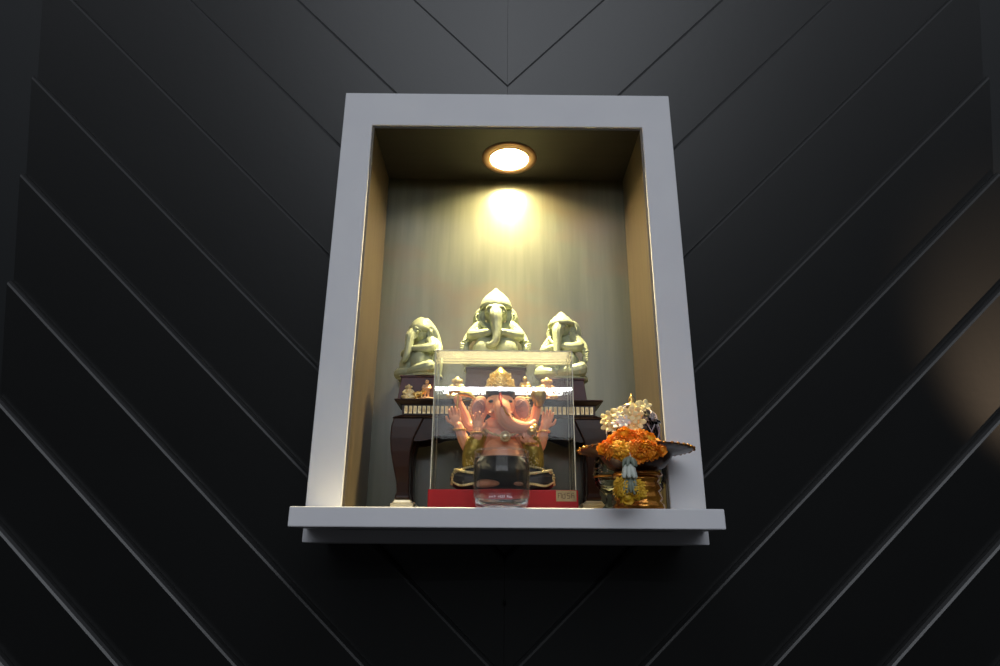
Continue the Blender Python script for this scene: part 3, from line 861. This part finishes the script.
for (w0, w1) in ((-0.42, -0.18), (-0.10, 0.14), (0.19, 0.34)):
    a = w0
    while a < w1:
        hh = random.choice((0.0022, 0.0030, 0.0026))
        ang = -PI / 2 + a
        c = Vector((br * 1.004 * math.cos(ang), br * 1.004 * math.sin(ang), zt))
        tdir = Vector((-math.sin(ang), math.cos(ang), 0))
        q = [c - tdir * .0004, c + tdir * .0004]
        out = Vector((math.cos(ang), math.sin(ang), 0)) * 0.0003
        vs = [bm.verts.new(p + Vector((0, 0, z)) + o_) for o_ in (out, -out) for z in (0, hh) for p in q]
        for f in ((0, 1, 3, 2), (4, 5, 7, 6), (0, 1, 5, 4), (2, 3, 7, 6), (0, 2, 6, 4), (1, 3, 7, 5)): bm.faces.new([vs[i] for i in f])
        if random.random() < 0.7:
            zz = random.choice((0, hh * .5, hh))
            vs = [bm.verts.new(p + Vector((0, 0, z + zz)) + o_) for o_ in (out, -out) for z in (-0.0003, 0.0003) for p in (c, c + tdir * .0016)]
            for f in ((0, 1, 3, 2), (4, 5, 7, 6), (0, 1, 5, 4), (2, 3, 7, 6), (0, 2, 6, 4), (1, 3, 7, 5)): bm.faces.new([vs[i] for i in f])
        a += 0.062
obj('printed_lettering', bm, M['print'], bowl)

# ------------------------------------------------------------------ footed offering tray
OY = -0.052
pt = at(635.5, 452, OY)
tr_r = (at(692, 451, OY).x - at(580, 452, OY).x) / 2
tz = pt.z - SHZ
tray = thing('offering_tray', 'footed gold and maroon offering tray on the shelf, right of the display case', 'tray', (pt.x, OY, SHZ))
bm = bmesh.new()
scal = lambda a, r, z: r * (1 + 0.025 * abs(math.sin(a * 10)) * min(1, r / tr_r) ** 4)
lathe(bm, [(0.011, tz - .030), (0.020, tz - .028), (0.036, tz - .020), (0.044, tz - .010), (0.047, tz - .004), (0.060, tz - .0015), (tr_r * .98, tz + .001), (tr_r, tz + .002),
           (tr_r * .97, tz + .003), (0.060, tz + .001), (0.046, tz - .001), (0.042, tz - .009), (0.030, tz - .018), (0, tz - .020)], 80, mod=scal)
dish = obj('dish', bm, M['tray'], tray, smooth=True)
bm = bmesh.new()
for k in range(44):
    a = 2 * PI * k / 44
    rr = scal(a, tr_r, tz)
    ell(bm, ((rr - .001) * math.cos(a), (rr - .001) * math.sin(a), tz + .002), (0.0024, 0.0024, 0.0018), sub=2)
for k in range(30):
    a = 2 * PI * k / 30
    ell(bm, (0.058 * math.cos(a), 0.058 * math.sin(a), tz + .0006), (0.003, 0.003, 0.0016), sub=2)
obj('rim_beads', bm, M['amber'], dish, smooth=True)
bm = bmesh.new()
zf = lambda y: at(635, y, OY).z - SHZ
lathe(bm, [(0.0, zf(478)), (0.026, zf(478)), (0.028, zf(480)), (0.025, zf(482.5)), (0.0275, zf(486)), (0.0295, zf(489)), (0.026, zf(492)), (0.0285, zf(496)), (0.0300, zf(499)), (0.027, zf(502)), (0.031, zf(505)), (0.032, 0.001), (0.031, 0.0), (0, 0)], 60,
      mod=lambda a, r, z: r * (1 + 0.035 * abs(math.sin(a * 8))))
ped = obj('pedestal', bm, M['amber'], tray, smooth=True)
bm = bmesh.new()
lathe(bm, [(0.012, zf(470)), (0.030, zf(473)), (0.032, zf(475.5)), (0.029, zf(477.5)), (0.014, zf(479))], 60, mod=lambda a, r, z: r * (1 + 0.03 * abs(math.sin(a * 8))))
obj('stem_ring', bm, M['amber'], tray, smooth=True)

# ------------------------------------------------------------------ cut-glass jar on the tray
JY = OY + 0.012
jx = at(633, 430, JY).x
jb = tz + SHZ - .0185
jar = thing('lidded_jar', 'mauve cut-glass lidded jar with gold finial, standing in the offering tray', 'jar', (jx, JY, jb))
jr = (at(661, 440, JY).x - at(609, 440, JY).x) / 2
jz = lambda y: at(633, y, JY).z - jb
ht = jz(425)
bm = bmesh.new()
lathe(bm, [(0, 0), (jr * .7, 0), (jr * .92, .006), (jr, .02), (jr * .99, ht * .8), (jr * .98, ht), (jr * .93, ht), (jr * .93, .02), (jr * .8, .006), (0, .004)], 48)
jbody = obj('jar_body', bm, M['mauve'], jar, smooth=True)
bm = bmesh.new()
for s in (-1, 1):
    for k in range(12):
        P = [((jr + .0004) * math.cos(a), (jr + .0004) * math.sin(a), .016 + (ht - .02) * q / 8) for q in range(9) for a in [2 * PI * k / 12 + s * q * 0.09]]
        tube(bm, P, 0.0008, 1, 6)
obj('lattice', bm, M['mauverib'], jbody)
bm = bmesh.new()
lid_h = jz(406) - ht
lathe(bm, [(jr * .9, ht), (jr * 1.06, ht + .0005), (jr * 1.06, ht + .003), (jr * .97, ht + .004), (jr * .86, ht + lid_h * .5), (jr * .6, ht + lid_h * .82), (jr * .3, ht + lid_h * .97), (0, ht + lid_h)], 48,
      mod=lambda a, r, z: r * (1 + 0.02 * math.sin(a * 12)))
lid = obj('lid', bm, M['mauve'], jar, smooth=True)
bm = bmesh.new()
for k in range(12):
    a = 2 * PI * k / 12
    P = [(r * math.cos(a + tw), r * math.sin(a + tw), ht + z) for r, z, tw in ((jr * .97, .005, 0), (jr * .87, lid_h * .52, .25), (jr * .61, lid_h * .84, .5), (jr * .3, lid_h, .8))]
    tube(bm, P, 0.0009, 4, 6)
obj('lid_lattice', bm, M['mauverib'], lid)
bm = bmesh.new()
fz0 = ht + lid_h
ft = jz(393)
lathe(bm, [(0.011, fz0 - .003), (0.014, fz0 - .001), (0.012, fz0 + .001), (0.005, fz0 + .003), (0.0028, fz0 + .005), (0.0042, fz0 + .008), (0.003, fz0 + .011), (0.0012, ft - .004), (0, ft)], 24)
obj('finial', bm, M['gold'], jar, smooth=True)


# ------------------------------------------------------------------ flowers
def marigold_mesh(bm, r):
    for ringi, (el, cnt, L) in enumerate(((-0.5, 15, 1.0), (-0.1, 16, 1.02), (0.25, 15, 1.0), (0.6, 13, 0.96), (0.95, 10, 0.9), (1.25, 6, 0.85))):
        for k in range(cnt):
            a = 2 * PI * (k + 0.5 * (ringi % 2)) / cnt + random.uniform(-.1, .1)
            d = Vector((math.cos(a) * math.cos(el), math.sin(a) * math.cos(el), math.sin(el)))
            tn = Vector((-math.sin(a), math.cos(a), 0)); up = d.cross(tn)
            ro = r * L * random.uniform(.8, 1.15); wd = r * 0.21
            pr = [(0.35, .4, 0), (0.75, 1.0, .05), (1.0, .85, -.05), (1.06, .3, -.16)]
            top = []
            for (f, ww, lift) in pr:
                c = d * ro * f + up * (lift * r)
                top.append((bm.verts.new(c - tn * wd * ww), bm.verts.new(c + up * r * .05), bm.verts.new(c + tn * wd * ww)))
            for A, B in zip(top, top[1:]):
                bm.faces.new((A[0], A[1], B[1], B[0])); bm.faces.new((A[1], A[2], B[2], B[1]))
    ell(bm, (0, 0, 0), (r * .62,) * 3, sub=2)


def blossom_mesh(bm, r, petals=5):
    for k in range(petals):
        a = 2 * PI * k / petals
        rot = (0, 0.35, 0)
        mt = Matrix.Rotation(a, 4, 'Z') @ Matrix.Translation((r * .55, 0, r * .12)) @ Matrix.Rotation(-0.4, 4, 'Y') @ Matrix.Diagonal((r * .5, r * .36, r * .12, 1))
        bmesh.ops.create_icosphere(bm, subdivisions=2, radius=1, matrix=mt)
    ell(bm, (0, 0, r * .1), (r * .24, r * .24, r * .22), sub=2)


def facing(o, d, roll=0.0):
    o.rotation_euler = (Vector(d).to_track_quat('Z', 'Y').to_euler())


GYF = OY - 0.030
gar = thing('marigold_garland', 'orange marigold garland draped over the front of the offering tray', 'garland', (pt.x - .004, OY - .03, tz + SHZ + .004))
gl = Vector(gar.location)
bm = bmesh.new(); marigold_mesh(bm, 0.0095)
proto = None
pts = [(606, 446), (614, 441), (621, 441), (629, 440), (637, 441.5), (645, 443), (651, 447), (613, 449.5), (631, 449), (641, 451.5), (618, 453), (649, 453.5), (630, 457), (603, 449), (610, 444.5), (617, 438), (624, 434), (632, 436.5), (640, 436), (648, 439), (655, 444.5), (661, 450.5), (617, 447.5), (626, 444), (636, 446), (645, 448.5), (653, 452), (610, 452), (624, 454), (640, 455)]
for i, (x, y) in enumerate(pts):
    dx_ = (x - 635.5) * 0.00128
    Y = OY - 0.050 - 0.012 * math.sin((x - 600) / 64 * PI) if y < 446 else OY - math.sqrt(max(0.0001, 0.0735 ** 2 - dx_ ** 2)) - 0.005
    p = at(x, y, Y) - gl
    if proto is None:
        proto = obj('marigold_bloom', bm, M['marigold'], gar); q = proto
        bmd = bmesh.new(); marigold_mesh(bmd, 0.0095)
        proto2 = obj('marigold_bloom', bmd, mat('amber_petal', (0.98, 0.52, 0.02), 0.6, 0, (0.9, 0.36, 0.01), 90), gar); proto2.location = at(622, 449, OY - .080) - gl; proto2.rotation_euler = (1.2, 0, 0)
    else:
        q = (proto2 if i % 3 == 1 else proto).copy(); COL.objects.link(q); q.parent = gar
    q.location = p
    q.rotation_euler = (random.uniform(.6, 1.6), random.uniform(-.4, .4), random.uniform(0, 6))
    s_ = random.uniform(.82, 1.0) * (0.8 if x < 609 or x > 656 else 0.95); q.scale = (s_, s_, s_)
# tassel hanging at the front: white blossoms, grey-green ribbon, yellow blooms
TY = OY - 0.085
bm = bmesh.new()
c = at(629.5, 461, TY) - gl; r = 0.0075
for k in range(6):
    a = 2 * PI * k / 6
    tube(bm, [c + Vector((0, 0, .004)), c + Vector((math.cos(a) * .005, math.sin(a) * .005, 0)), c + Vector((math.cos(a) * .008, math.sin(a) * .008, -.006))], [.002, .0032, .0012], 4, 8)
o = obj('tassel_blossom', bm, M['ribbon'], gar, smooth=True)
bm = bmesh.new()
c = at(629, 471, TY) - gl
for k in range(7):
    a = 2 * PI * k / 7
    tube(bm, [c + Vector((0, 0, .009)), c + Vector((math.cos(a) * .004, math.sin(a) * .004, .002)), c + Vector((math.cos(a) * .0075, math.sin(a) * .0075, -.0075))], [.0018, .0040, .0022], 4, 8)
ell(bm, c + Vector((0, 0, -.003)), (.006, .006, .006))
o = obj('tassel_blossom', bm, M['whitepetal'], gar, smooth=True)
bm = bmesh.new()
a0, a1 = at(629, 475, TY) - gl, at(631, 494, TY) - gl
for k in range(5):
    dx = (k - 2) * .0032
    tube(bm, [a0 + Vector((dx * .6, .002, 0)), (a0 + a1) / 2 + Vector((dx, 0.001 * (k % 2), 0)), a1 + Vector((dx * 1.3, 0, .001 * (k % 3)))], [.0022, .0026, .0014], 5, 8)
obj('ribbon', bm, M['ribbon'], gar, smooth=True)
bm = bmesh.new(); marigold_mesh(bm, 0.0085)
yl = None
for (x, y) in ((621, 484), (620, 492), (637, 486), (640, 493), (627, 497)):
    p = at(x, y, TY + .004) - gl
    if yl is None: yl = q = obj('yellow_bloom', bm, M['yellow'], gar)
    else:
        q = yl.copy(); COL.objects.link(q); q.parent = gar
    q.location = p; q.rotation_euler = (random.uniform(.8, 1.7), random.uniform(-.5, .5), random.uniform(0, 6))
bm = bmesh.new()
sp = [at(x, y, OY - .060) - gl for x, y in ((601, 450), (612, 443), (624, 436), (633, 438), (648, 440), (661, 451))]
tube(bm, sp, .0012, 6, 6)
tube(bm, [at(630, 440, OY - .066) - gl, at(630, 456, TY) - gl, at(629, 470, TY) - gl, at(628, 490, TY + .003) - gl], .001, 6, 6)
obj('string', bm, M['whitepetal'], gar)

cg = thing('cream_flower_garland', 'cream and white flower garland draped over the jar lid', 'garland', tuple(at(625, 420, JY - jr)))
cl = Vector(cg.location)
bm = bmesh.new(); blossom_mesh(bm, 0.0100)
cb = None
spots = [(607, 419), (608, 424), (612, 415.5), (613, 427), (618, 424), (621, 418), (624, 427.5), (627, 421), (630, 414), (633, 419), (634, 426), (637, 408.5), (636, 414), (641, 407), (645, 405.5), (632, 431), (619, 413.5), (638, 422)]
for i, (x, y) in enumerate(spots):
    ux = (x - 633) / 27.0
    Y = JY - jr * math.sqrt(max(.12, 1 - ux * ux)) * (0.98 if y > 412 else 0.62) - .004
    p = at(x, y, Y) - cl
    mm = M['whitepetal'] if i in (4, 5, 7) else M['cream']
    if cb is None:
        cb = q = obj('cream_blossom', bm, M['cream'], cg)
        bm2 = bmesh.new(); blossom_mesh(bm2, 0.0092, 6)
        wb = obj('white_blossom', bm2, mat('soft_white_petal', (0.88, 0.85, 0.80), 0.5), cg)
        wb.location = at(623, 422, JY - jr - .005) - cl
        facing(wb, (-.2, -1, .3))
    elif i in (4, 5, 7):
        q = wb.copy(); COL.objects.link(q); q.parent = cg
    else:
        q = cb.copy(); COL.objects.link(q); q.parent = cg
    q.location = p
    facing(q, (ux * .8 + random.uniform(-.3, .3), -1, random.uniform(-.1, .8)))
    s_ = random.uniform(.85, 1.1); q.scale = (s_, s_, s_)
bm = bmesh.new()
tube(bm, [at(605, 421, JY - jr * .3) - cl, at(612, 421, JY - jr * .8) - cl, at(624, 421, JY - jr * 1.04) - cl, at(634, 417, JY - jr * 1.0) - cl, at(640, 409, JY - jr * .75) - cl, at(646, 405, JY - jr * .5) - cl], .0016, 6, 6)
obj('string', bm, M['cream'], cg)


# ------------------------------------------------------------------ stemmed glasses beside the tray foot
def stem_glass(label, x, Y, rr, decorated):
    p = at(x, 480, Y)
    g = thing('stemmed_glass', label, 'glass', (p.x, Y, SHZ), 0, 'stemmed glasses by the tray foot')
    zz = lambda y: at(x, y, Y).z - SHZ
    H = zz(457)
    bm = bmesh.new()
    lathe(bm, [(0, 0.0), (rr * .95, 0.0), (rr * .95, .0015), (rr * .5, .005), (rr * .25, .010), (rr * .22, zz(496)), (rr * .5, zz(492)), (rr * .9, zz(486)), (rr, zz(479)), (rr * .95, zz(468)), (rr * .8, H),
               (rr * .74, H), (rr * .88, zz(468)), (rr * .92, zz(479)), (rr * .8, zz(486)), (0, zz(491))], 40)
    ob = obj('goblet', bm, M['smoke'], g, smooth=True)
    if decorated:
        bm = bmesh.new(); lathe(bm, [(rr * 1.0, zz(478.5)), (rr * 1.05, zz(477.8)), (rr * 1.05, zz(476.6)), (rr * .99, zz(476))], 40, ends=False)
        obj('gold_band', bm, M['amber'], ob, smooth=True)
        bm = bmesh.new()
        for k in range(60):
            a = random.uniform(0, 2 * PI); f = random.random()
            r0 = rr * (.99 - .17 * f); z = zz(475) + (zz(459) - zz(475)) * f
            ell(bm, (r0 * math.cos(a), r0 * math.sin(a), z), (.0013, .0013, .0011), sub=1)
        obj('painted_flowers', bm, mat('painted_pink', (0.55, 0.25, 0.18), 0.4, 0, (0.3, 0.34, 0.2), 200), ob)
    return g


stem_glass('smoky stemmed glass with pink flowers and gold band, left of the tray foot', 609, -0.012, .0205, True)
stem_glass('plain smoky stemmed glass right of the gold tray foot', 652, 0.012, .0205, False)

# ------------------------------------------------------------------ lights
def aim(o, target):
    o.rotation_euler = (Vector(target) - o.location).to_track_quat('-Z', 'Y').to_euler()


def light(name, kind, loc, target, energy, col, **kw):
    l = bpy.data.lights.new(name, kind)
    l.energy = energy; l.color = col
    for k, v in kw.items(): setattr(l, k, v)
    o = bpy.data.objects.new(name, l); COL.objects.link(o)
    o.location = loc
    aim(o, target)
    return o


LZs = LZ - 0.006
light('downlight_beam', 'SPOT', (LX, LY - .002, LZs), (LX, LY - .012, 1.6), 5.0, (1.0, 0.82, 0.42), spot_size=math.radians(116), spot_blend=0.75, shadow_soft_size=0.013)
light('downlight_core', 'SPOT', (LX, LY - .002, LZs), (LX, LY - .050, 1.6), 40.0, (1.0, 0.84, 0.46), spot_size=math.radians(62), spot_blend=1.0, shadow_soft_size=0.013)
# fluorescent tube on the room's ceiling behind the photographer
light('fluorescent_tube', 'AREA', (0.05, -4.1, 2.665), (0.05, 0, 1.6), 7.5, (0.90, 0.93, 1.0), shape='RECTANGLE', size=1.25, size_y=0.034)
# warm spotlight further along the wall to the right
light('warm_wall_spot', 'SPOT', (1.10, -0.45, 1.25), (0.90, 0.07, 1.76), 48.0, (1.0, 0.70, 0.45), spot_size=math.radians(34), spot_blend=1.0, shadow_soft_size=0.03)

# broad bluish area light, added for the wall's top sheen and the white frame
light('added_front_light', 'AREA', (0.1, -3.6, 3.25), (0.1, 0, 1.9), 43.0, (0.88, 0.93, 1.0), shape='RECTANGLE', size=3.4, size_y=2.1)
w = bpy.data.worlds.new('room_light'); S.world = w; w.use_nodes = True
t = w.node_tree; bg = t.nodes['Background']
tc = t.nodes.new('ShaderNodeTexCoord'); sp_ = t.nodes.new('ShaderNodeSeparateXYZ')
t.links.new(tc.outputs['Generated'], sp_.inputs[0])
rp = t.nodes.new('ShaderNodeValToRGB')
mr = t.nodes.new('ShaderNodeMapRange'); mr.inputs['From Min'].default_value = -1; mr.inputs['From Max'].default_value = 1
t.links.new(sp_.outputs['Z'], mr.inputs[0]); t.links.new(mr.outputs[0], rp.inputs[0])
e = rp.color_ramp.elements
e[0].position = 0.0; e[0].color = (0.010, 0.010, 0.010, 1)
e[1].position = 1.0; e[1].color = (0.20, 0.21, 0.24, 1)
for pos, v in ((0.50, 0.012), (0.60, 0.03), (0.68, 0.14), (0.78, 0.26), (0.90, 0.20)):
    k = e.new(pos); k.color = (v, v * 1.05, v * 1.17, 1)
t.links.new(rp.outputs[0], bg.inputs[0]); bg.inputs[1].default_value = 1.25

# ------------------------------------------------------------------ camera and view
cd = bpy.data.cameras.new('camera'); cd.sensor_width = 36; cd.lens = FPX / 1000 * 36; cd.clip_start = 0.01
co = bpy.data.objects.new('camera', cd); COL.objects.link(co)
mt = Matrix((RI, UP, -FW)).transposed().to_4x4(); mt.translation = CAM
co.matrix_world = mt
S.camera = co
S.cycles.transparent_max_bounces = 32
S.cycles.max_bounces = 10
S.cycles.use_denoising = True
S.view_settings.view_transform = 'Standard'
S.view_settings.look = 'None'
S.view_settings.gamma = 1
S.view_settings.use_curve_mapping = False
S.view_settings.exposure = 0
